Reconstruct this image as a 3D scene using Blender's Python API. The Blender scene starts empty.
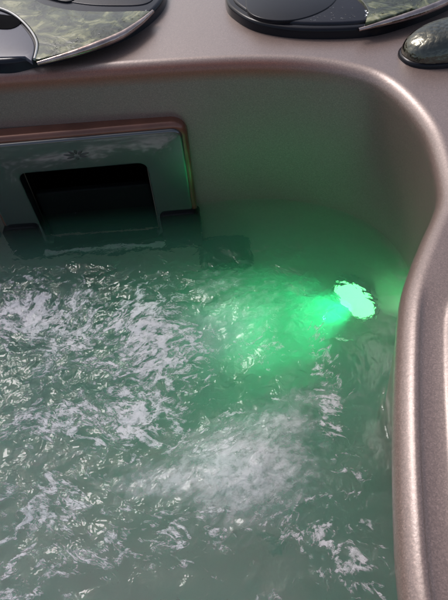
import bpy, bmesh, math, random
from mathutils import Vector, Matrix, noise
R = math.radians
random.seed(7)
scene = bpy.context.scene
COL = scene.collection
Z = 0.17                      # deck height above the water line (metres)

# ------------------------------------------------------------------ helpers
def link(name, me, mat=None, parent=None, smooth=True):
    o = bpy.data.objects.new(name, me)
    COL.objects.link(o)
    if mat: me.materials.append(mat)
    if parent:
        o.parent = parent
        o.matrix_parent_inverse = parent.matrix_world.inverted()
    if smooth:
        for p in me.polygons: p.use_smooth = True
    return o

def from_bm(name, bm, mat=None, parent=None, smooth=True, sharp=40):
    bmesh.ops.recalc_face_normals(bm, faces=bm.faces)
    me = bpy.data.meshes.new(name)
    bm.to_mesh(me); bm.free()
    o = link(name, me, mat, parent, smooth)
    if smooth and sharp:
        try: me.set_sharp_from_angle(angle=R(sharp))
        except Exception: pass
    return o

def thing(name, label, cat, loc=(0, 0, 0), group=None):
    o = bpy.data.objects.new(name, None)
    COL.objects.link(o)
    o.location = loc
    o.empty_display_size = 0.02
    o['label'] = label; o['category'] = cat
    if group: o['group'] = group
    bpy.context.view_layer.update()
    return o

def catmull(pts, n, closed=False):
    """resample a polyline as a smooth spline of about n points evenly spaced"""
    P = [Vector(p) for p in pts]
    m = len(P)
    dense = []
    segs = m if closed else m - 1
    for i in range(segs):
        if closed:
            a, b, c, d = P[(i-1) % m], P[i], P[(i+1) % m], P[(i+2) % m]
        else:
            a, b, c, d = P[max(i-1, 0)], P[i], P[i+1], P[min(i+2, m-1)]
        for k in range(24):
            t = k / 24
            dense.append(0.5*((2*b) + (c-a)*t + (2*a-5*b+4*c-d)*t*t + (3*b-a-3*c+d)*t**3))
    dense.append(P[0].copy() if closed else P[-1].copy())
    L = [0]
    for i in range(1, len(dense)): L.append(L[-1] + (dense[i]-dense[i-1]).length)
    out = []; j = 0
    cnt = n if closed else n - 1
    for k in range(n):
        s = L[-1]*k/cnt
        while j < len(L)-2 and L[j+1] < s: j += 1
        t = (s-L[j])/max(L[j+1]-L[j], 1e-9)
        out.append(dense[j].lerp(dense[j+1], min(max(t, 0), 1)))
    return out

def inset(poly, d):
    """offset a closed 2D outline (counter-clockwise = inwards for d>0)"""
    n = len(poly); out = []
    area = sum(poly[i].x*poly[(i+1) % n].y - poly[(i+1) % n].x*poly[i].y for i in range(n))
    s = 1 if area > 0 else -1
    for i in range(n):
        t1 = (poly[i]-poly[i-1]).normalized(); t2 = (poly[(i+1) % n]-poly[i]).normalized()
        t = t1+t2
        if t.length < 1e-6: t = t2
        t.normalize()
        nn = Vector((-t.y, t.x))*s
        c = max(nn.dot(Vector((-t2.y, t2.x))*s), 0.5)
        out.append(poly[i] + nn*d/c)
    return out

def fill_top(bm, ring):
    ed = [bm.edges.get((ring[i], ring[(i+1) % len(ring)])) or bm.edges.new((ring[i], ring[(i+1) % len(ring)])) for i in range(len(ring))]
    bmesh.ops.triangle_fill(bm, edges=ed, use_beauty=True, use_dissolve=False)

def plate_bm(outline, z0, z1, bev=0.002, bm=None, steps=3, dome=0.0):
    """a plate with a rounded upper edge, drawn as its outline"""
    bm = bm or bmesh.new()
    prof = [(0, z0), (0, z1-bev)]
    for k in range(1, steps+1):
        a = math.pi/2*k/steps
        prof.append((bev*(1-math.cos(a)), z1-bev+bev*math.sin(a)))
    prev = None
    for d, z in prof:
        ol = inset(outline, d) if d else outline
        ring = [bm.verts.new((p.x, p.y, z)) for p in ol]
        if prev:
            for i in range(len(ring)):
                bm.faces.new((prev[i], prev[(i+1) % len(ring)], ring[(i+1) % len(ring)], ring[i]))
        prev = ring
    fill_top(bm, prev)
    return bm

def tube_bm(path, rad, seg=10, bm=None):
    bm = bm or bmesh.new()
    P = [Vector(p) for p in path]; prev = None
    rr = rad if callable(rad) else (lambda t: rad)
    for i, p in enumerate(P):
        t = (P[min(i+1, len(P)-1)]-P[max(i-1, 0)]).normalized()
        u = t.cross(Vector((0, 0, 1)))
        if u.length < 1e-5: u = Vector((1, 0, 0))
        u.normalize(); v = u.cross(t)
        r = rr(i/(len(P)-1))
        ring = [bm.verts.new(p + (u*math.cos(a)+v*math.sin(a))*r) for a in [2*math.pi*k/seg for k in range(seg)]]
        if prev:
            for k in range(seg): bm.faces.new((prev[k], prev[(k+1) % seg], ring[(k+1) % seg], ring[k]))
        else: bm.faces.new(ring[::-1])
        prev = ring
    bm.faces.new(prev)
    return bm

def lathe_bm(prof, seg=48, M=None):
    """prof = [(radius, height)], turned about Z, then moved by the matrix M"""
    bm = bmesh.new(); prev = None
    for r, z in prof:
        if r < 1e-6: ring = [bm.verts.new((0, 0, z))]
        else: ring = [bm.verts.new((r*math.cos(2*math.pi*k/seg), r*math.sin(2*math.pi*k/seg), z)) for k in range(seg)]
        if prev:
            for k in range(seg):
                a, b = prev[k % len(prev)], prev[(k+1) % len(prev)]
                c, d = ring[(k+1) % len(ring)], ring[k % len(ring)]
                f = []
                for v in (a, b, c, d):
                    if v not in f: f.append(v)
                if len(f) > 2: bm.faces.new(f)
        prev = ring
    if M: bm.transform(M)
    return bm

def rrect(x0, x1, z0, z1, r, n=6):
    out = []
    for cx, cz, a0 in ((x1-r, z1-r, 0), (x0+r, z1-r, 90), (x0+r, z0+r, 180), (x1-r, z0+r, 270)):
        for k in range(n+1):
            a = R(a0+90*k/n)
            out.append(Vector((cx+r*math.cos(a), cz+r*math.sin(a))))
    return out

def sm(a, b, x):
    t = min(max((x-a)/(b-a), 0), 1)
    return t*t*(3-2*t)

# ------------------------------------------------------------------ materials
def mat(name):
    m = bpy.data.materials.new(name); m.use_nodes = True
    nt = m.node_tree
    return m, nt, nt.nodes['Principled BSDF']

def node(nt, kind, **kw):
    n = nt.nodes.new(kind)
    for k, v in kw.items():
        if k in n.inputs.keys(): n.inputs[k].default_value = v
        else: setattr(n, k, v)
    return n

def ramp(nt, src, stops):
    r = nt.nodes.new('ShaderNodeValToRGB')
    while len(r.color_ramp.elements) < len(stops): r.color_ramp.elements.new(0.5)
    for e, (p, c) in zip(r.color_ramp.elements, stops):
        e.position = p; e.color = (*c, 1) if len(c) == 3 else c
    nt.links.new(src, r.inputs['Fac'])
    return r

def simple(name, col, rough=.4, metal=0, coat=0, bump=0, bscale=300, var=0.15, vscale=40, ior=1.5):
    m, nt, p = mat(name); L = nt.links
    tc = node(nt, 'ShaderNodeTexCoord')
    nz = node(nt, 'ShaderNodeTexNoise', Scale=vscale, Detail=5.0)
    L.new(tc.outputs['Object'], nz.inputs['Vector'])
    rp = ramp(nt, nz.outputs['Fac'], [(.3, [c*(1-var) for c in col]), (.7, [c*(1+var) for c in col])])
    L.new(rp.outputs['Color'], p.inputs['Base Color'])
    p.inputs['Metallic'].default_value = metal
    p.inputs['IOR'].default_value = ior
    p.inputs['Coat Weight'].default_value = coat
    p.inputs['Coat Roughness'].default_value = .08
    rr = node(nt, 'ShaderNodeMapRange')
    rr.inputs['To Min'].default_value = rough*.8; rr.inputs['To Max'].default_value = rough*1.25
    L.new(nz.outputs['Fac'], rr.inputs['Value']); L.new(rr.outputs['Result'], p.inputs['Roughness'])
    if bump:
        n2 = node(nt, 'ShaderNodeTexNoise', Scale=bscale, Detail=3.0)
        L.new(tc.outputs['Object'], n2.inputs['Vector'])
        b = node(nt, 'ShaderNodeBump', Strength=bump, Distance=.001)
        L.new(n2.outputs['Fac'], b.inputs['Height']); L.new(b.outputs['Normal'], p.inputs['Normal'])
    return m

def acrylic():
    """pearl brown tub acrylic: brown ground, fine metallic flake, glossy gelcoat with orange peel"""
    m, nt, p = mat('pearl_acrylic'); L = nt.links
    tc = node(nt, 'ShaderNodeTexCoord')
    v = node(nt, 'ShaderNodeTexVoronoi', Scale=1700.0)
    L.new(tc.outputs['Object'], v.inputs['Vector'])
    n = node(nt, 'ShaderNodeTexNoise', Scale=9.0, Detail=6.0, Roughness=.6)
    L.new(tc.outputs['Object'], n.inputs['Vector'])
    r1 = ramp(nt, n.outputs['Fac'], [(.2, (.245, .170, .145)), (.8, (.275, .195, .168))])
    sep = node(nt, 'ShaderNodeSeparateColor'); L.new(v.outputs['Color'], sep.inputs['Color'])
    fl = ramp(nt, sep.outputs['Red'], [(.0, (.72, .72, .72)), (.80, (1.02, 1.02, 1.02)), (.93, (1.1, 1.1, 1.11)), (1, (1.3, 1.3, 1.33))])
    mx = node(nt, 'ShaderNodeMix', data_type='RGBA', blend_type='MULTIPLY')
    mx.inputs['Factor'].default_value = 1
    et = node(nt, 'ShaderNodeAttribute', attribute_name='edge_tint')
    cm = node(nt, 'ShaderNodeMix', data_type='RGBA'); cm.inputs[7].default_value = (.30, .085, .035, 1)  # coppery tint mixed into the base colour of the lip
    L.new(et.outputs['Fac'], cm.inputs['Factor']); L.new(r1.outputs['Color'], cm.inputs[6])
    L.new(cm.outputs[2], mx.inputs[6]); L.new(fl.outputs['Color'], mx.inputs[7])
    L.new(mx.outputs[2], p.inputs['Base Color'])
    p.inputs['Metallic'].default_value = .25
    p.inputs['Roughness'].default_value = .38
    p.inputs['Coat Weight'].default_value = 1.0
    p.inputs['Coat IOR'].default_value = 1.6
    n3 = node(nt, 'ShaderNodeTexNoise', Scale=25.0, Detail=4.0)
    L.new(tc.outputs['Object'], n3.inputs['Vector'])
    rr = node(nt, 'ShaderNodeMapRange'); rr.inputs['To Min'].default_value = .30; rr.inputs['To Max'].default_value = .42
    L.new(n3.outputs['Fac'], rr.inputs['Value']); L.new(rr.outputs['Result'], p.inputs['Coat Roughness'])
    n2 = node(nt, 'ShaderNodeTexNoise', Scale=420.0, Detail=2.0)
    L.new(tc.outputs['Object'], n2.inputs['Vector'])
    b = node(nt, 'ShaderNodeBump', Strength=.12, Distance=.0008)
    L.new(n2.outputs['Fac'], b.inputs['Height']); L.new(b.outputs['Normal'], p.inputs['Normal']); L.new(b.outputs['Normal'], p.inputs['Coat Normal'])
    return m

def marble():
    """marbled translucent resin: grey green swirls, whitish patches, raised wet looking relief"""
    m, nt, p = mat('marbled_resin'); L = nt.links
    tc = node(nt, 'ShaderNodeTexCoord')
    w = node(nt, 'ShaderNodeTexNoise', Scale=14.0, Detail=4.0); L.new(tc.outputs['Object'], w.inputs['Vector'])
    vm = node(nt, 'ShaderNodeVectorMath', operation='MULTIPLY_ADD'); vm.inputs[1].default_value = (.05, .05, .05)
    L.new(w.outputs['Color'], vm.inputs[0]); L.new(tc.outputs['Object'], vm.inputs[2])
    n = node(nt, 'ShaderNodeTexNoise', Scale=30.0, Detail=7.0, Roughness=.62, Distortion=1.6); L.new(vm.outputs[0], n.inputs['Vector'])
    r = ramp(nt, n.outputs['Fac'], [(.32, (.015, .02, .017)), (.44, (.04, .05, .035)), (.53, (.10, .115, .06)), (.61, (.27, .27, .14)), (.72, (.5, .48, .36))])
    L.new(r.outputs['Color'], p.inputs['Base Color'])
    p.inputs['Roughness'].default_value = .3; p.inputs['Coat Weight'].default_value = .3; p.inputs['Coat Roughness'].default_value = .05; p.inputs['Specular IOR Level'].default_value = .3
    n2 = node(nt, 'ShaderNodeTexNoise', Scale=70.0, Detail=5.0, Distortion=1.0); L.new(vm.outputs[0], n2.inputs['Vector'])
    b = node(nt, 'ShaderNodeBump', Strength=.35, Distance=.003)
    L.new(n2.outputs['Fac'], b.inputs['Height']); L.new(b.outputs['Normal'], p.inputs['Normal']); L.new(b.outputs['Normal'], p.inputs['Coat Normal'])
    return m

def chrome_wet():
    m, nt, p = mat('wet_chrome'); L = nt.links
    p.inputs['Base Color'].default_value = (.13, .13, .11, 1)
    p.inputs['Metallic'].default_value = 1; p.inputs['Roughness'].default_value = .14
    tc = node(nt, 'ShaderNodeTexCoord')
    n = node(nt, 'ShaderNodeTexNoise', Scale=240.0, Detail=5.0); L.new(tc.outputs['Object'], n.inputs['Vector'])
    v = node(nt, 'ShaderNodeTexVoronoi', Scale=190.0); L.new(tc.outputs['Object'], v.inputs['Vector'])
    ad = node(nt, 'ShaderNodeMath', operation='SUBTRACT'); L.new(n.outputs['Fac'], ad.inputs[0]); L.new(v.outputs['Distance'], ad.inputs[1])
    b = node(nt, 'ShaderNodeBump', Strength=.4, Distance=.0014)
    L.new(ad.outputs[0], b.inputs['Height']); L.new(b.outputs['Normal'], p.inputs['Normal'])
    return m

def water_mat():
    m, nt, p = mat('churning_water'); L = nt.links
    nt.nodes.remove(p)
    out = nt.nodes['Material Output']
    tc = node(nt, 'ShaderNodeTexCoord')
    # --- ripples
    at_c = node(nt, 'ShaderNodeAttribute', attribute_name='churn')
    rip = node(nt, 'ShaderNodeTexNoise', Scale=70.0, Detail=3.0, Roughness=.5, Distortion=.6)
    L.new(tc.outputs['Object'], rip.inputs['Vector'])
    hm = node(nt, 'ShaderNodeMath', operation='MULTIPLY'); L.new(rip.outputs['Fac'], hm.inputs[0]); L.new(at_c.outputs['Fac'], hm.inputs[1])
    # --- foam: broken lacy patches, densest where the jets boil up
    at_f = node(nt, 'ShaderNodeAttribute', attribute_name='foam')
    at_s = node(nt, 'ShaderNodeAttribute', attribute_name='froth')
    at_v = node(nt, 'ShaderNodeAttribute', attribute_name='flow', attribute_type='GEOMETRY')
    at_v2 = node(nt, 'ShaderNodeAttribute', attribute_name='flow_across', attribute_type='GEOMETRY')
    at_w = node(nt, 'ShaderNodeAttribute', attribute_name='swirl')
    def two(scale, detail, rough, dist):
        q = []
        for a in (at_v, at_v2):
            t = node(nt, 'ShaderNodeTexNoise', Scale=scale, Detail=detail, Roughness=rough, Distortion=dist)
            L.new(a.outputs['Vector'], t.inputs['Vector']); q.append(t)
        mx_ = node(nt, 'ShaderNodeMix', data_type='FLOAT')
        L.new(at_w.outputs['Fac'], mx_.inputs[0]); L.new(q[0].outputs['Fac'], mx_.inputs[2]); L.new(q[1].outputs['Fac'], mx_.inputs[3])
        return mx_
    f1 = two(1.0, 7.0, .62, 1.2)
    f2 = two(2.6, 5.0, .6, 1.0)
    # ridge of the second noise = lace
    ab = node(nt, 'ShaderNodeMath', operation='SUBTRACT'); L.new(f2.outputs[0], ab.inputs[0]); ab.inputs[1].default_value = .5
    ab2 = node(nt, 'ShaderNodeMath', operation='ABSOLUTE'); L.new(ab.outputs[0], ab2.inputs[0])
    # v = density*1.15 + (f1-.5)*2.2 - |f2-.5|*1.6 - .62
    a1 = node(nt, 'ShaderNodeMath', operation='MULTIPLY_ADD'); L.new(f1.outputs[0], a1.inputs[0]); a1.inputs[1].default_value = 2.6; a1.inputs[2].default_value = -1.3-.36
    a2 = node(nt, 'ShaderNodeMath', operation='MULTIPLY_ADD'); L.new(at_f.outputs['Fac'], a2.inputs[0]); a2.inputs[1].default_value = 1.1; L.new(a1.outputs[0], a2.inputs[2])
    a3 = node(nt, 'ShaderNodeMath', operation='MULTIPLY_ADD'); L.new(ab2.outputs[0], a3.inputs[0]); a3.inputs[1].default_value = -2.4; L.new(a2.outputs[0], a3.inputs[2])
    mr = node(nt, 'ShaderNodeMapRange', interpolation_type='SMOOTHSTEP'); mr.inputs['From Min'].default_value = .02; mr.inputs['From Max'].default_value = .40
    mr.inputs['To Max'].default_value = 1.0
    L.new(a3.outputs[0], mr.inputs['Value'])
    # grain: the lather is thin in places and thick in others
    g = node(nt, 'ShaderNodeTexNoise', Scale=170.0, Detail=5.0, Roughness=.7); L.new(tc.outputs['Object'], g.inputs['Vector'])
    gr = node(nt, 'ShaderNodeMapRange'); gr.inputs['From Min'].default_value = .34; gr.inputs['From Max'].default_value = .52; gr.inputs['To Min'].default_value = .5; gr.inputs['To Max'].default_value = 1.0
    L.new(g.outputs['Fac'], gr.inputs['Value'])
    mg = node(nt, 'ShaderNodeMath', operation='MULTIPLY'); L.new(mr.outputs[0], mg.inputs[0]); L.new(gr.outputs[0], mg.inputs[1])
    # soft aerated froth
    f4 = node(nt, 'ShaderNodeTexNoise', Scale=1.6, Detail=7.0, Roughness=.6); L.new(at_v.outputs['Vector'], f4.inputs['Vector'])
    b1 = node(nt, 'ShaderNodeMath', operation='MULTIPLY_ADD'); L.new(f4.outputs['Fac'], b1.inputs[0]); b1.inputs[1].default_value = 1.0; b1.inputs[2].default_value = -.62
    b2 = node(nt, 'ShaderNodeMath', operation='ADD'); L.new(b1.outputs[0], b2.inputs[0]); L.new(at_s.outputs['Fac'], b2.inputs[1])
    mr2 = node(nt, 'ShaderNodeMapRange', interpolation_type='SMOOTHSTEP'); mr2.inputs['From Max'].default_value = .9; mr2.inputs['To Max'].default_value = .86
    L.new(b2.outputs[0], mr2.inputs['Value'])
    mxf = node(nt, 'ShaderNodeMath', operation='MAXIMUM'); L.new(mg.outputs[0], mxf.inputs[0]); mg2 = node(nt, 'ShaderNodeMath', operation='MULTIPLY'); L.new(mr2.outputs[0], mg2.inputs[0]); L.new(gr.outputs[0], mg2.inputs[1])
    L.new(mg2.outputs[0], mxf.inputs[1])
    # bump from ripples + foam
    hs = node(nt, 'ShaderNodeMath', operation='MULTIPLY_ADD'); L.new(mr.outputs[0], hs.inputs[0]); hs.inputs[1].default_value = .25; L.new(hm.outputs[0], hs.inputs[2])
    bp = node(nt, 'ShaderNodeBump', Strength=.55, Distance=.006); L.new(hs.outputs[0], bp.inputs['Height'])
    gl = node(nt, 'ShaderNodeBsdfGlass', IOR=1.33, Roughness=.03); L.new(bp.outputs['Normal'], gl.inputs['Normal'])
    df = node(nt, 'ShaderNodeBsdfDiffuse', Color=(.91, .86, .92, 1)); L.new(bp.outputs['Normal'], df.inputs['Normal'])
    tr = node(nt, 'ShaderNodeBsdfTranslucent', Color=(.80, .80, .82, 1))
    fm = node(nt, 'ShaderNodeMixShader', Fac=.4); L.new(df.outputs[0], fm.inputs[1]); L.new(tr.outputs[0], fm.inputs[2])
    mx = node(nt, 'ShaderNodeMixShader'); L.new(mxf.outputs[0], mx.inputs['Fac']); L.new(gl.outputs[0], mx.inputs[1]); L.new(fm.outputs[0], mx.inputs[2])
    L.new(mx.outputs[0], out.inputs['Surface'])
    vol = node(nt, 'ShaderNodeVolumePrincipled')
    vol.inputs['Color'].default_value = (.38, .86, .68, 1)
    vol.inputs['Density'].default_value = 4.8
    vol.inputs['Anisotropy'].default_value = .0
    vol.inputs['Absorption Color'].default_value = (.55, .9, .75, 1)
    L.new(vol.outputs[0], out.inputs['Volume'])
    return m

def lamp_mat():
    m, nt, p = mat('lit_green_lens')
    p.inputs['Base Color'].default_value = (.1, .5, .25, 1)
    p.inputs['Emission Color'].default_value = (.12, 1.0, .26, 1)
    p.inputs['Emission Strength'].default_value = 3.6
    return m

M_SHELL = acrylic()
M_SLATE = simple('slate_gloss_plastic', (.014, .015, .023), rough=.22, coat=0, bump=.05)
M_SLATE.node_tree.nodes['Principled BSDF'].inputs['Specular IOR Level'].default_value = .3
M_SLOT = simple('black_speaker_foam', (.004, .004, .005), rough=.9)
M_SLOT.node_tree.nodes['Principled BSDF'].inputs['Specular IOR Level'].default_value = .05
M_DARKRIM = simple('black_gloss_plastic', (.008, .008, .012), rough=.2)
M_DARKRIM.node_tree.nodes['Principled BSDF'].inputs['Specular IOR Level'].default_value = .25
M_DIAL = simple('grey_blue_plastic', (.085, .085, .115), rough=.38, bump=.06)
M_BLACK = simple('black_plastic', (.006, .006, .006), rough=.45)
M_MARBLE = marble()
M_TRIM = simple('copper_silver_trim', (.52, .40, .36), rough=.16, metal=1, bump=.5, bscale=160, var=.3, vscale=60)
M_RING = simple('silver_ring', (.42, .42, .42), rough=.25, metal=.7)
M_CHROME = chrome_wet()
M_FACE = simple('smoke_grey_faceplate', (.014, .016, .016), rough=.14, coat=1, var=.2, vscale=18)
M_FACE.node_tree.nodes['Principled BSDF'].inputs['Coat IOR'].default_value = 2.0
M_COPPER = simple('copper_brown_moulding', (.20, .075, .045), rough=.22, metal=.35, coat=.6, bump=.12, bscale=120, var=.25, vscale=30)
M_SILL = simple('grey_sill', (.36, .38, .37), rough=.35)
M_EMBLEM = simple('dark_embossed_metal', (.075, .075, .07), rough=.3, metal=.5, bump=.4, bscale=500)
M_FLAP = simple('black_weir_flap', (.004, .005, .005), rough=.6)
for q in (M_FLAP, M_BLACK): q.node_tree.nodes['Principled BSDF'].inputs['Specular IOR Level'].default_value = .12
M_FOOT = simple('black_rubber', (.006, .007, .007), rough=.5)
M_FOOT.node_tree.nodes['Principled BSDF'].inputs['Specular IOR Level'].default_value = .2
M_JET = simple('black_jet_plastic', (.015, .016, .016), rough=.4)
M_JETRING = simple('grey_jet_plastic', (.08, .085, .085), rough=.35)
M_SKIRT = simple('brown_cabinet_panel', (.10, .065, .045), rough=.6, bump=.3, bscale=60)
M_WATER = water_mat()
M_LAMP = lamp_mat()

# ------------------------------------------------------------------ hot tub shell
tub = thing('hot_tub', 'brown pearl acrylic hot tub with rounded corner, full of churning water', 'hot tub', (0, 0, -.62))

# plan of the inner lip (at the deck) and of the wall at the water line
PLAN = [  # lip x, lip y, waterline x, waterline y
 (-.45, .486, -.45, .476), (-.30, .485, -.30, .476), (-.191, .481, -.191, .473), (-.097, .478, -.097, .471),
 (-.003, .473, -.003, .470), (.052, .467, .055, .468), (.097, .456, .105, .455), (.130, .439, .145, .433),
 (.151, .419, .172, .405), (.163, .385, .188, .370), (.168, .346, .192, .335), (.164, .308, .188, .300),
 (.157, .275, .180, .268), (.148, .256, .168, .250), (.133, .233, .151, .228), (.117, .207, .133, .203),
 (.106, .186, .128, .181), (.096, .159, .126, .155), (.083, .117, .125, .115), (.070, .068, .120, .068),
 (.062, .029, .114, .029), (.056, -.03, .106, -.03), (.055, -.20, .100, -.20), (.060, -.45, .095, -.45),
 (.030, -.60, .02, -.59), (-.06, -.68, -.07, -.67), (-.30, -.70, -.30, -.69), (-.60, -.70, -.60, -.69),
 (-.72, -.66, -.71, -.65), (-.77, -.55, -.76, -.55), (-.78, -.20, -.77, -.20), (-.78, .20, -.77, .20),
 (-.77, .37, -.76, .37), (-.72, .45, -.71, .445), (-.62, .48, -.62, .472)]
N = 460
both = catmull([Vector(p) for p in PLAN], N, closed=True)      # 4-D points keep lip and water line in step
LIP = [Vector((p[0], p[1])) for p in both]
WL = [Vector((p[2], p[3])) for p in both]

def groove(y, x):   # the stepped band on the right hand side of the deck, fading out towards the corner
    return (1 - sm(.172, .194, y)) if (x > 0 and y > -.55) else 0.0

bm = bmesh.new()
rows = []
# deck strip outside the lip: offsets outward and heights (the groove only at the right side)
strip = [(.062, 0, 0), (.050, 0, .0), (.0335, 0, .0005), (.0305, 0, .0006), (.0285, 0, .0004), (.0268, 0, -.0006), (.0252, 0, -.0019), (.0235, 0, -.0024), (.019, 0, -.0025),
         (.0145, 0, -.0024), (.0125, 0, -.0018), (.0112, 0, -.0007)]
bead = [(.0105, -.0000), (.0085, -.0003), (.0065, -.0012), (.0045, -.0025), (.0028, -.0042), (.0014, -.0062), (.0004, -.0086), (.0, -.0115)]
for d, z, g in strip:
    ol = inset(LIP, -d)
    rows.append([bm.verts.new((p.x, p.y, Z + z + g*groove(LIP[i].y, LIP[i].x))) for i, p in enumerate(ol)])
for d, z in bead:
    ol = inset(LIP, -d)
    rows.append([bm.verts.new((p.x, p.y, Z + z)) for p in ol])
zs = [.150, .14, .13, .12, .11, .10, .09, .08, .07, .06, .05, .04, .03, .02, .01, 0, -.01, -.02, -.03, -.04, -.05, -.06, -.07, -.08, -.09]
for z in zs:
    t = 1 - z/(Z-.0115)
    rows.append([bm.verts.new(((LIP[i].lerp(WL[i], min(t, 1.15))).x, (LIP[i].lerp(WL[i], min(t, 1.15))).y, z)) for i in range(N)])
base = [Vector((v.co.x, v.co.y)) for v in rows[-1]]
for d, z in [(.001, -.12), (.003, -.15), (.006, -.18), (.011, -.21), (.020, -.24), (.033, -.263), (.05, -.28), (.075, -.292), (.11, -.298)]:
    ol = inset(base, d) if d < .08 else None
    if ol is None:
        c = Vector((-.33, -.1)); ol = [b + (c-b).normalized()*d for b in base]
    rows.append([bm.verts.new((p.x, p.y, z)) for p in ol])
for a, b in zip(rows, rows[1:]):
    for i in range(N):
        j = (i+1) % N
        cx = (a[i].co.x+a[j].co.x)/2; cz = (a[i].co.z+b[i].co.z)/2; cy = a[i].co.y
        if cy > .44 and -.204 < cx < -.072 and -.052 < cz < .070: continue      # mouth of the skimmer
        bm.faces.new((a[i], a[j], b[j], b[i]))
fill_top(bm, rows[-1])
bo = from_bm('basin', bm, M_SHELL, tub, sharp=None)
at = bo.data.attributes.new('edge_tint', 'FLOAT', 'POINT')  # coppery tint along the back lip, fading out towards the right corner
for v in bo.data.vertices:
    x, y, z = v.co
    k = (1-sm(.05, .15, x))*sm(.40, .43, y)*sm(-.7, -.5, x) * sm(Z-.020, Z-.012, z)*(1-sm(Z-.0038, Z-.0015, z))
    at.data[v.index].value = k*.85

# deck: flat sheet outside the strip, with a rolled outer edge
bm = bmesh.new()
inner = [bm.verts.new(v) for v in [(p.x, p.y, Z) for p in inset(LIP, -.062)]]
outer_pl = rrect(-.98, .62, -.90, .95, .12, 10)
outer = [bm.verts.new((p.x, p.y, Z)) for p in outer_pl]
ed = []
for ring in (inner, outer):
    for i in range(len(ring)): ed.append(bm.edges.new((ring[i], ring[(i+1) % len(ring)])))
bmesh.ops.triangle_fill(bm, edges=ed, use_beauty=True)
prev = outer
for d, z in [(-.008, -.002), (-.014, -.008), (-.016, -.016), (-.016, -.05)]:
    ol = inset(outer_pl, d)
    ring = [bm.verts.new((p.x, p.y, Z+z)) for p in ol]
    for i in range(len(ring)): bm.faces.new((prev[i], prev[(i+1) % len(ring)], ring[(i+1) % len(ring)], ring[i]))
    prev = ring
from_bm('deck', bm, M_SHELL, tub)
# cabinet under the deck
bm = bmesh.new()
ol = inset(outer_pl, .004)
lo = [bm.verts.new((p.x, p.y, -.62)) for p in ol]; hi = [bm.verts.new((p.x, p.y, Z-.03)) for p in ol]
for i in range(len(ol)): bm.faces.new((lo[i], lo[(i+1) % len(ol)], hi[(i+1) % len(ol)], hi[i]))
bm.faces.new(lo)
from_bm('cabinet', bm, M_SKIRT, tub)

# jets and the lamp let into the wall
def wall_fit(x, y, z, nx, ny, nz):
    n = Vector((nx, ny, nz)).normalized()
    return Matrix.Translation((x, y, z)) @ n.to_track_quat('Z', 'Y').to_matrix().to_4x4()

def jet(x, y, z, nrm, r):
    Mx = wall_fit(x, y, z, *nrm)
    o = from_bm('jet', lathe_bm([(r, -.004), (r, .003), (r*.96, .006), (r*.82, .007), (r*.76, .004), (r*.74, -.004)], 40, Mx), M_JETRING if r < .03 else M_JET, tub)
    from_bm('nozzle', lathe_bm([(r*.74, -.004), (r*.6, .001), (r*.35, .004), (r*.22, .004), (r*.2, -.003), (0, -.003)], 40, Mx), M_JET, o)
    return o
jet(-.286, .470, -.035, (0, -1, 0), .022)
jm = wall_fit(.006, .470, -.108, 0, -1, .10) @ Matrix.Diagonal((1, .55, .85, 1))
jo = from_bm('return_fitting', lathe_bm([(.036, -.004), (.036, .006), (.033, .020), (.032, .050), (.029, .058), (.024, .059), (.022, .052), (.020, .020), (0, .020)], 44, jm), M_JET, tub)

LP = Vector((.166, .394, -.168)); LN = Vector((-.66, -.68, .30)).normalized()
Mx = wall_fit(*LP, *LN)
lt = from_bm('underwater_light', lathe_bm([(.034, -.014), (.034, .004), (.032, .0075), (.030, .008), (.0288, .006), (.0285, .003)], 48, Mx), M_JETRING, tub)
lens = from_bm('lens', lathe_bm([(.0285, .003), (.021, .0075), (.013, .0105), (.006, .0118), (0, .012)], 48, Mx), M_LAMP, lt)

# ------------------------------------------------------------------ skimmer faceplate
FY = .458
sk = thing('skimmer_faceplate', 'smoke grey rectangular skimmer faceplate with black opening on the back wall', 'skimmer', (-.137, FY, -.08))

def xz_plate(outline, y_back, y_front, bev, hole=None, hbev=.002):
    """plate lying in the XZ plane, rounded front edge, optional hole with rounded edge"""
    bm = bmesh.new()
    def ringset(ol, inwards):
        rs = []
        prof = [(0, y_back), (0, y_front+bev)]
        b = bev if inwards > 0 else hbev
        prof = [(0, y_back), (0, y_front+b)]
        for k in range(1, 5):
            a = math.pi/2*k/4
            prof.append((b*(1-math.cos(a)), y_front+b-b*math.sin(a)))
        for d, y in prof:
            o2 = inset(ol, d*inwards) if d else ol
            rs.append([bm.verts.new((p.x, y, p.y)) for p in o2])
        for a, c in zip(rs, rs[1:]):
            for i in range(len(a)): bm.faces.new((a[i], a[(i+1) % len(a)], c[(i+1) % len(a)], c[i]))
        return rs[-1]
    r1 = ringset(outline, 1)
    if hole:
        r2 = ringset(hole, -1)
        ed = [bm.edges.get((r[i], r[(i+1) % len(r)])) for r in (r1, r2) for i in range(len(r))]
        bmesh.ops.triangle_fill(bm, edges=ed, use_beauty=True)
    else: fill_top(bm, r1)
    return bm

hole = rrect(-.2065, -.0695, -.055, .0735, .009)
outl = rrect(-.246, -.0275, -.086, .1105, .011)
from_bm('frame', xz_plate(outl, FY+.016, FY, .0028, hole, .002), M_FACE, sk)
# moulded surround, same acrylic as the tub
from_bm('surround', xz_plate(inset(outl, -.0055), FY+.020, FY+.0035, .006, inset(outl, .004), .001), M_COPPER, sk)
from_bm('sill', xz_plate(rrect(-.214, -.066, -.0745, -.0645, .002), FY-.003, FY-.0065, .001), M_SILL, sk)
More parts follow.
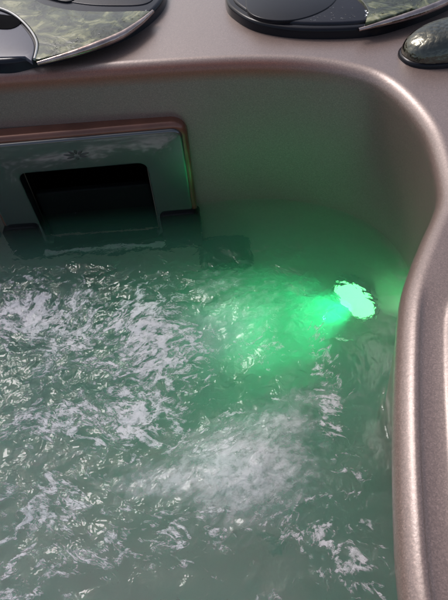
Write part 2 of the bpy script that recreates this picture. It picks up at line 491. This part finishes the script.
# tunnel behind the opening and its floating flap
bm = bmesh.new()
h2 = inset(hole, -.001)
ra = [bm.verts.new((p.x, FY+.004, p.y)) for p in h2]; rb = [bm.verts.new((p.x, FY+.105, p.y)) for p in h2]
for i in range(len(ra)): bm.faces.new((ra[i], ra[(i+1) % len(ra)], rb[(i+1) % len(rb)], rb[i]))
bm.faces.new(rb)
from_bm('opening', bm, M_BLACK, sk)
bm = xz_plate(rrect(-.2040, -.0720, -.053, .034, .004), FY+.022, FY+.015, .002)
fl = from_bm('weir_flap', bm, M_FLAP, sk)
def arc(cx, cz, r_, a0, a1, n=6): return [Vector((cx+r_*math.cos(R(a0+(a1-a0)*k/n)), cz+r_*math.sin(R(a0+(a1-a0)*k/n)))) for k in range(n+1)]
lip = arc(-.2365, -.076, .016, 180, 270) + arc(-.0355, -.076, .016, 270, 360) + arc(-.0315, -.010, .012, 0, 90) + arc(-.0605, -.004, .006, 90, 180) \
    + arc(-.0745, -.046, .008, 0, -90) + arc(-.2020, -.046, .008, 270, 180) + arc(-.2150, -.004, .006, 0, 90) + arc(-.2405, -.010, .012, 90, 180)
from_bm('lower_lip', xz_plate(lip, FY+.012, FY-.0045, .002), M_FOOT, sk)
# emblem: a raised five petalled flower with a base leaf either side
bm = bmesh.new()
ex, ez = -.1385, .0905
for a, ln, wd in ((90, .0075, .0030), (52, .0075, .0028), (128, .0075, .0028), (15, .0090, .0028), (165, .0090, .0028), (-22, .0075, .0024), (202, .0075, .0024), (270, .0045, .003)):
    ca, sa = math.cos(R(a)), math.sin(R(a))
    ol = []
    for k in range(14):
        t = k/13
        w = math.sin(math.pi*min(t*1.02, 1))**.8*wd*.5
        ol.append((.0018+ln*t, w))
    ol += [(x, -w) for x, w in reversed(ol[1:-1])]
    pts = [(ex + 1.3*(x*ca-w*sa), ez + .85*(x*sa+w*ca)) for x, w in ol]
    ring = [bm.verts.new((x, FY-.0002, z)) for x, z in pts]
    mid = bm.verts.new((ex+1.3*(.0018+ln*.55)*ca, FY-.0014, ez+.85*(.0018+ln*.55)*sa))
    for i in range(len(ring)): bm.faces.new((ring[i], ring[(i+1) % len(ring)], mid))
from_bm('emblem', bm, M_EMBLEM, sk, sharp=None)

# ------------------------------------------------------------------ deck covers
def smooth2(pts, n=120, closed=True): return [Vector((p.x, p.y)) for p in catmull([Vector((x, y, 0)) for x, y in pts], n, closed)]
ZC = Z + .011        # top of the covers

cl = thing('deck_cover', 'dark slate deck cover with grey dial, black slot and pale marbled inlay, above the skimmer', 'deck cover', (-.16, .60, Z))
body_l = smooth2([(-.193, .487), (-.158, .4895), (-.109, .508), (-.071, .532), (-.046, .567), (-.034, .605), (-.037, .65), (-.065, .695), (-.115, .722), (-.18, .722), (-.245, .70), (-.285, .655), (-.295, .60), (-.28, .54), (-.24, .50)], 160)
from_bm('body', plate_bm(body_l, Z-.004, ZC, .004), M_SLATE, cl)
inlay_l = [(-.048, .558)] + [(p.x, p.y) for p in smooth2([(-.052, .5535), (-.078, .5145), (-.105, .4965), (-.150, .4785)], 14, False)] + \
          [(p.x, p.y) for p in smooth2([(-.1535, .480), (-.1555, .512), (-.171, .55), (-.195, .586), (-.222, .606), (-.262, .612)], 26, False)] + \
          [(p.x, p.y) for p in smooth2([(-.262, .632), (-.215, .640), (-.182, .620), (-.162, .597), (-.128, .576), (-.091, .566), (-.060, .5615)], 26, False)]
inlay_l = [Vector(p) for p in inlay_l]
from_bm('inlay', plate_bm(inlay_l, ZC-.002, ZC+.0018, .0008), M_MARBLE, cl)
tr = catmull([(-.152, .4765, ZC-.001), (-.128, .4835, ZC), (-.105, .493, ZC+.0008), (-.078, .511, ZC+.001), (-.060, .534, ZC+.001), (-.0465, .560, ZC+.0005)], 60)
from_bm('trim', tube_bm(tr, lambda t: .0016+.0022*math.sin(math.pi*min(max(t, .02), .98))), M_TRIM, cl)
# dial let into the left of the cover, with its thin silver ring and a black slot
ring_path = catmull([(-.1545, .4805, ZC+.0012), (-.1570, .512, ZC+.0016), (-.1725, .549, ZC+.0016), (-.196, .5845, ZC+.0016), (-.222, .6035, ZC+.0016), (-.255, .607, ZC+.0012)], 60)
from_bm('ring', tube_bm(ring_path, .0013), M_RING, cl)
dial = [Vector(p) for p in [(q.x-.0025, q.y-.002) for q in ring_path]] + smooth2([(-.272, .585), (-.279, .55), (-.262, .522), (-.235, .504), (-.195, .4925), (-.165, .4885)], 30, False)
dl = from_bm('dial', plate_bm(dial, ZC-.003, ZC+.0010, .001), M_DIAL, cl)
slot = [Vector((x, y)) for x, y in [(-.262, .5655), (-.200, .5450)]]
sl = smooth2([(-.250, .592), (-.215, .586), (-.190, .574), (-.181, .560), (-.184, .550), (-.194, .547), (-.220, .556), (-.248, .562), (-.256, .577)], 60)
from_bm('slot', plate_bm(sl, ZC-.002, ZC+.0016, .0004), M_SLOT, dl)
# darker lens on the far side of the cover
lens_l = smooth2([(-.150, .613), (-.120, .592), (-.085, .581), (-.055, .579), (-.044, .600), (-.047, .645), (-.072, .685), (-.115, .705), (-.155, .69), (-.170, .65)], 90)
from_bm('window', plate_bm(lens_l, ZC-.002, ZC+.0009, .0008), M_SLATE, cl)
sl = smooth2([(-.172, .628), (-.158, .612), (-.140, .6), (-.131, .604), (-.140, .622), (-.150, .645), (-.165, .65)], 50)
from_bm('catch', plate_bm(sl, ZC-.002, ZC+.0018, .0006), M_DARKRIM, cl)

cr = thing('deck_cover', 'near black oval deck cover with green marbled inlay, beside the chrome knob', 'deck cover', (.15, .60, Z))
body_r = smooth2([(.029, .581), (.036, .551), (.056, .521), (.095, .500), (.151, .4915), (.192, .5015), (.250, .533), (.295, .575), (.315, .63), (.30, .69), (.25, .73), (.18, .745), (.11, .73), (.06, .69), (.035, .635)], 170)
from_bm('rim', plate_bm(body_r, Z-.004, ZC-.001, .003), M_DARKRIM, cr)
from_bm('body', plate_bm(inset(body_r, .007), ZC-.004, ZC+.0015, .0025), M_SLATE, cr)
lens_r = smooth2([(.048, .560), (.050, .533), (.066, .516), (.090, .511), (.115, .521), (.135, .542), (.150, .58), (.145, .62), (.115, .645), (.08, .635), (.056, .60)], 90)
from_bm('window', plate_bm(lens_r, ZC-.002, ZC+.0024, .001), M_DARKRIM, cr)
inl = [(p.x, p.y) for p in smooth2([(.1535, .4785), (.1600, .500), (.1615, .525), (.156, .560), (.165, .60)], 22, False)] + \
      [(p.x, p.y) for p in smooth2([(.19, .645), (.24, .66), (.285, .63), (.292, .59), (.272, .556)], 22, False)] + \
      [(p.x, p.y) for p in smooth2([(.262, .545), (.2445, .527), (.218, .508), (.186, .490), (.160, .4800)], 22, False)]
inl = [Vector((x, y+.012 if y < .5 else y+.004)) for x, y in inl]
from_bm('inlay', plate_bm(inl, ZC-.002, ZC+.0038, .0010), M_MARBLE, cr)
tr = catmull([(.147, .4870, ZC-.001), (.165, .4905, ZC+.0004), (.190, .4985, ZC+.0008), (.220, .512, ZC+.0008), (.250, .5315, ZC+.0006), (.288, .5675, ZC-.0005)], 60)
from_bm('trim', tube_bm(tr, lambda t: .0014+.0026*math.sin(math.pi*min(max(t, .02), .98))), M_TRIM, cr)

# ------------------------------------------------------------------ chrome knob
kb = thing('diverter_knob', 'oblong domed chrome knob standing on the corner of the deck', 'knob', (.224, .452, Z))
bm = bmesh.new()
def oval(rx, ry, z, n=64, e=2.5):
    out = []
    for k in range(n):
        a = 2*math.pi*k/n; c, s = math.cos(a), math.sin(a)
        q = (abs(c)**e+abs(s)**e)**(-1/e)
        out.append((rx*c*q, ry*s*q, z))
    return out
KM = Matrix.Translation((.237, .458, Z)) @ Matrix.Rotation(R(14), 4, 'Z')
prev = None
for k in range(15):
    t = k/14
    a = math.pi/2*t
    s = math.cos(a)**.55 if t < 1 else 0.04
    h = .004 + .020*math.sin(a)**.95
    ring = [bm.verts.new(KM @ Vector(p)) for p in oval(.060*max(s, .04), .0270*max(s, .04), h)]
    if prev:
        for i in range(64): bm.faces.new((prev[i], prev[(i+1) % 64], ring[(i+1) % 64], ring[i]))
    prev = ring
bm.faces.new(prev)
from_bm('cap', bm, M_CHROME, kb, sharp=None)
bm = bmesh.new(); prev = None
for sc_, h in ((1.0, -.002), (1.0, .002), (.98, .0035), (.93, .0042), (.85, .0042)):
    ring = [bm.verts.new(KM @ Vector(p)) for p in oval(.062*sc_, .029*sc_, h)]
    if prev:
        for i in range(64): bm.faces.new((prev[i], prev[(i+1) % 64], ring[(i+1) % 64], ring[i]))
    prev = ring
from_bm('base_ring', bm, M_DARKRIM, kb)

# ------------------------------------------------------------------ splashed droplets on the covers
m, nt, p = mat('clear_droplet')
p.inputs['Base Color'].default_value = (1, 1, 1, 1); p.inputs['Transmission Weight'].default_value = 1
p.inputs['IOR'].default_value = 1.33; p.inputs['Roughness'].default_value = .02
bm = bmesh.new()
def drop(x, y, z, r_):
    Md = Matrix.Translation((x, y, z)) @ Matrix.Diagonal((1, random.uniform(.75, 1.2), .55, 1))
    bmesh.ops.create_icosphere(bm, subdivisions=2, radius=r_, matrix=Md)
for k in range(46):
    t = random.random()
    drop(.155 + .10*t + random.gauss(0, .004), .499 + .036*t**1.3 + abs(random.gauss(0, .007)), ZC+.0040, random.uniform(.0005, .0013))
for k in range(26):
    drop(random.uniform(.105, .150), .506+random.random()**2*.03, ZC+.0017, random.uniform(.0005, .0011))
for k in range(34):
    t = random.random()
    drop(-.145 + .09*t + random.gauss(0, .003), .492 + .060*t**1.5 + abs(random.gauss(0, .008)), ZC+.0019, random.uniform(.0005, .0012))
dr = from_bm('water_droplets', bm, m); dr['kind'] = 'stuff'

# ------------------------------------------------------------------ water
def axis(lo, a, b, hi, fine, coarse):
    v = []; x = lo
    while x < a: v.append(x); x += coarse
    x = a
    while x < b: v.append(x); x += fine
    x = b
    while x < hi: v.append(x); x += coarse
    v.append(hi)
    return v
xs = axis(-.80, -.31, .20, .215, .0024, .02)
ys = axis(-.72, -.02, .48, .502, .0024, .02)
# (x, y, radius x, radius y, weight) of the broken foam patches
FOAM = [(-.190, .325, .070, .034, .80), (-.150, .285, .038, .036, .68), (-.075, .290, .034, .055, .84), (-.060, .250, .042, .034, .70),
        (-.085, .205, .050, .034, .74), (-.03, .262, .022, .040, .62), (-.145, .205, .070, .022, .66), (-.19, .205, .05, .015, .55),
        (-.06, .180, .050, .018, .52), (-.155, .130, .060, .030, .60), (-.12, .095, .07, .022, .56), (-.05, .105, .05, .02, .54),
        (.082, .205, .011, .050, .66), (.090, .260, .013, .03, .5), (.055, .095, .030, .018, .58), (.074, .075, .024, .020, .64),
        (-.01, .175, .055, .025, .55), (.088, .14, .012, .03, .52), (-.21, .37, .05, .02, .48), (.02, .115, .06, .02, .45), (-.18, .07, .08, .03, .46),
        (-.10, .03, .2, .05, .3), (-.35, .2, .1, .2, .5), (-.4, -.2, .3, .3, .45), (.03, .27, .03, .03, .42), (-.11, .245, .07, .04, .45)]
FROTH = [(.002, .150, .042, .031, 1.0), (-.045, .146, .045, .014, .75), (.035, .185, .030, .014, .7), (.065, .205, .03, .010, .5), (-.15, .175, .05, .008, .3),
         (.028, .150, .03, .015, .6), (.015, .305, .060, .045, .34), (-.005, .34, .03, .02, .4)]
def gauss(L, x, y):
    s = 0
    for cx, cy, rx, ry, w in L:
        q = ((x-cx)/rx)**2+((y-cy)/ry)**2
        if q < 9: s = max(s, w*math.exp(-q*.55)) if w else s
    return s
from mathutils.kdtree import KDTree
fine = catmull([Vector((p.x, p.y, 0)) for p in WL], 2600, closed=True)
kd = KDTree(len(fine))
for i, p in enumerate(fine): kd.insert(p, i)
kd.balance()
verts = []; foam = []; froth = []; churn = []; flow = []; flow2 = []; swirl = []
for y in ys:
    for x in xs:
        V = Vector((x, y, 0))
        # calm under the back wall and in the corner, boiling in the middle
        calm = max(sm(.365, .43, y + .02*noise.noise(V*18)), sm(.07, .12, x)*.9)
        calm = max(calm, .60*math.exp(-((x-.125)/.045)**2-((y-.305)/.05)**2))
        edge = sm(.47, .44, y)
        c = ((1-calm)*.92+.08)*(.55+.45*sm(.06, .17, y))
        churn.append(.18+.82*c)
        wv = V + .015*noise.noise_vector(V*14)
        t1 = noise.noise(wv*17)*.55; t2 = noise.noise(Vector((wv.x*40, wv.y*52, 3.1)))*.32
        t3 = (1-abs(noise.noise(Vector((wv.x*75, wv.y*95, 7.7))))*2)*.08; t4 = noise.noise(Vector((wv.x*170, wv.y*210, 1.7)))*.014
        h = (t1+t2+t3+t4)*.0085*c
        # the two upwellings over the jets
        h += .007*math.exp(-(((x-.005)/.055)**2+((y-.155)/.035)**2)) + .006*math.exp(-(((x+.08)/.05)**2+((y-.27)/.06)**2))
        h += .004*math.exp(-(((x-.02)/.06)**2+((y-.30)/.05)**2))
        dw = kd.find(V)[2] if (x > .05 or y > .43) else 1
        verts.append((x, y, h*edge + .0026*math.exp(-dw/.0032)))
        foam.append(gauss(FOAM, x, y)); froth.append(gauss(FROTH, x, y))
        # flow coordinates: streaks fan out from the boil
        a = .35 + .9*noise.noise(V*5)
        w2 = V*1.0 + .02*noise.noise_vector(V*9)
        ca, sa = math.cos(.5), math.sin(.5)
        flow.append(((w2.x*ca+w2.y*sa)*50, (-w2.x*sa+w2.y*ca)*82, 0))
        ca, sa = math.cos(-.35), math.sin(-.35)
        flow2.append(((w2.x*ca+w2.y*sa)*48, (-w2.x*sa+w2.y*ca)*88, 5))
        swirl.append(sm(-.18, .18, noise.noise(Vector((x*13, y*13, 9.2)))))
nx, ny = len(xs), len(ys)
faces = [(j*nx+i, j*nx+i+1, (j+1)*nx+i+1, (j+1)*nx+i) for j in range(ny-1) for i in range(nx-1)]
# sides and bottom close the body of water
rim = [i for i in range(nx)] + [j*nx+nx-1 for j in range(1, ny)] + [(ny-1)*nx+i for i in range(nx-2, -1, -1)] + [j*nx for j in range(ny-2, 0, -1)]
b0 = len(verts)
for i in rim: verts.append((verts[i][0], verts[i][1], -.36))
for L_, v in ((foam, 0), (froth, 0), (churn, 0), (flow, (0, 0, 0)), (flow2, (0, 0, 0)), (swirl, 0)): L_.extend([v]*len(rim))
m_ = len(rim)
for k in range(m_): faces.append((rim[k], b0+k, b0+(k+1) % m_, rim[(k+1) % m_]))
faces.append(tuple(b0+k for k in range(m_-1, -1, -1)))
me = bpy.data.meshes.new('water'); me.from_pydata(verts, [], faces); me.update()
for nm, L_ in (('foam', foam), ('froth', froth), ('churn', churn), ('swirl', swirl)):
    at = me.attributes.new(nm, 'FLOAT', 'POINT'); at.data.foreach_set('value', L_)
for nm, L_ in (('flow', flow), ('flow_across', flow2)):
    at = me.attributes.new(nm, 'FLOAT_VECTOR', 'POINT'); at.data.foreach_set('vector', [c for v in L_ for c in v])
wo = link('water', me, M_WATER)
wo['kind'] = 'structure'

# aerated water pushed up by the corner jet: a cloud of fine bubbles in front of the lamp
m, nt, p = mat('fine_bubbles'); nt.nodes.remove(p); L = nt.links
tc = node(nt, 'ShaderNodeTexCoord')
ln = node(nt, 'ShaderNodeVectorMath', operation='LENGTH'); L.new(tc.outputs['Object'], ln.inputs[0])
nz = node(nt, 'ShaderNodeTexNoise', Scale=2.2, Detail=4.0, Distortion=.8); L.new(tc.outputs['Object'], nz.inputs['Vector'])
f1 = node(nt, 'ShaderNodeMath', operation='MULTIPLY_ADD'); L.new(nz.outputs['Fac'], f1.inputs[0]); f1.inputs[1].default_value = 1.3; L.new(ln.outputs['Value'], f1.inputs[2])
f2 = node(nt, 'ShaderNodeMapRange', interpolation_type='SMOOTHSTEP'); f2.inputs['From Min'].default_value = 1.45; f2.inputs['From Max'].default_value = .7; f2.inputs['To Max'].default_value = 55
L.new(f1.outputs[0], f2.inputs['Value'])
vs_ = node(nt, 'ShaderNodeVolumeScatter', Color=(.50, .92, .70, 1)); L.new(f2.outputs[0], vs_.inputs['Density'])
L.new(vs_.outputs[0], nt.nodes['Material Output'].inputs['Volume'])
bm = bmesh.new(); bmesh.ops.create_icosphere(bm, subdivisions=3, radius=1.0)
po = from_bm('bubble_cloud', bm, m)
po.location = (-.006, .306, -.054); po.scale = (.090, .070, .050)
po['kind'] = 'stuff'

# ------------------------------------------------------------------ light
sp = bpy.data.lights.new('underwater_lamp', 'SPOT')
sp.color = (.04, 1.0, .32); sp.energy = 4.4; sp.spot_size = R(54); sp.spot_blend = .6; sp.shadow_soft_size = .012
so = bpy.data.objects.new('underwater_lamp', sp); COL.objects.link(so)
so.location = LP + LN*.016
so.rotation_euler = Vector((-.145, -.085, .135)).to_track_quat('-Z', 'Y').to_euler()

SUN_AZ, SUN_EL = R(-36), R(49)          # from far left, soft
sd = Vector((math.sin(SUN_AZ)*math.cos(SUN_EL), math.cos(SUN_AZ)*math.cos(SUN_EL), math.sin(SUN_EL)))
su = bpy.data.lights.new('sun', 'SUN'); su.energy = 1.1; su.angle = R(16); su.color = (1, .94, .96)
suo = bpy.data.objects.new('sun', su); COL.objects.link(suo)
suo.rotation_euler = sd.to_track_quat('Z', 'Y').to_euler()

w = bpy.data.worlds.new('World'); scene.world = w; w.use_nodes = True
nt = w.node_tree; bg = nt.nodes['Background']
sky = nt.nodes.new('ShaderNodeTexSky'); sky.sky_type = 'NISHITA'; sky.sun_disc = False
sky.sun_elevation = SUN_EL; sky.sun_rotation = SUN_AZ
sky.air_density = 1.0; sky.dust_density = 4.0; sky.ozone_density = 1.0
hs = nt.nodes.new('ShaderNodeHueSaturation'); hs.inputs['Saturation'].default_value = .75   # overcast: hardly any blue
nt.links.new(sky.outputs[0], hs.inputs['Color']); nt.links.new(hs.outputs[0], bg.inputs['Color'])
bg.inputs['Strength'].default_value = .12

# ------------------------------------------------------------------ camera
cam = bpy.data.cameras.new('camera'); co = bpy.data.objects.new('camera', cam); COL.objects.link(co)
cam.sensor_fit = 'VERTICAL'; cam.sensor_height = 24; cam.lens = 520/600*24
cam.clip_start = .01; cam.clip_end = 100
P, RO = R(52), R(5)
fw = Vector((0, math.cos(P), -math.sin(P))); u0 = Vector((0, math.sin(P), math.cos(P))); r0 = Vector((1, 0, 0))
rt = r0*math.cos(RO)-u0*math.sin(RO); up = r0*math.sin(RO)+u0*math.cos(RO)
co.matrix_world = Matrix(((rt.x, up.x, -fw.x, 0), (rt.y, up.y, -fw.y, 0), (rt.z, up.z, -fw.z, .414), (0, 0, 0, 1)))
scene.camera = co

scene.render.engine = 'CYCLES'
c = scene.cycles
c.use_denoising = True
c.max_bounces = 10; c.diffuse_bounces = 4; c.glossy_bounces = 5; c.transmission_bounces = 8; c.volume_bounces = 3; c.transparent_max_bounces = 12
c.caustics_refractive = True; c.caustics_reflective = False; c.blur_glossy = .5
c.sample_clamp_indirect = 6
vs = scene.view_settings
vs.view_transform = 'Standard'; vs.look = 'None'; vs.gamma = 1; vs.exposure = .2
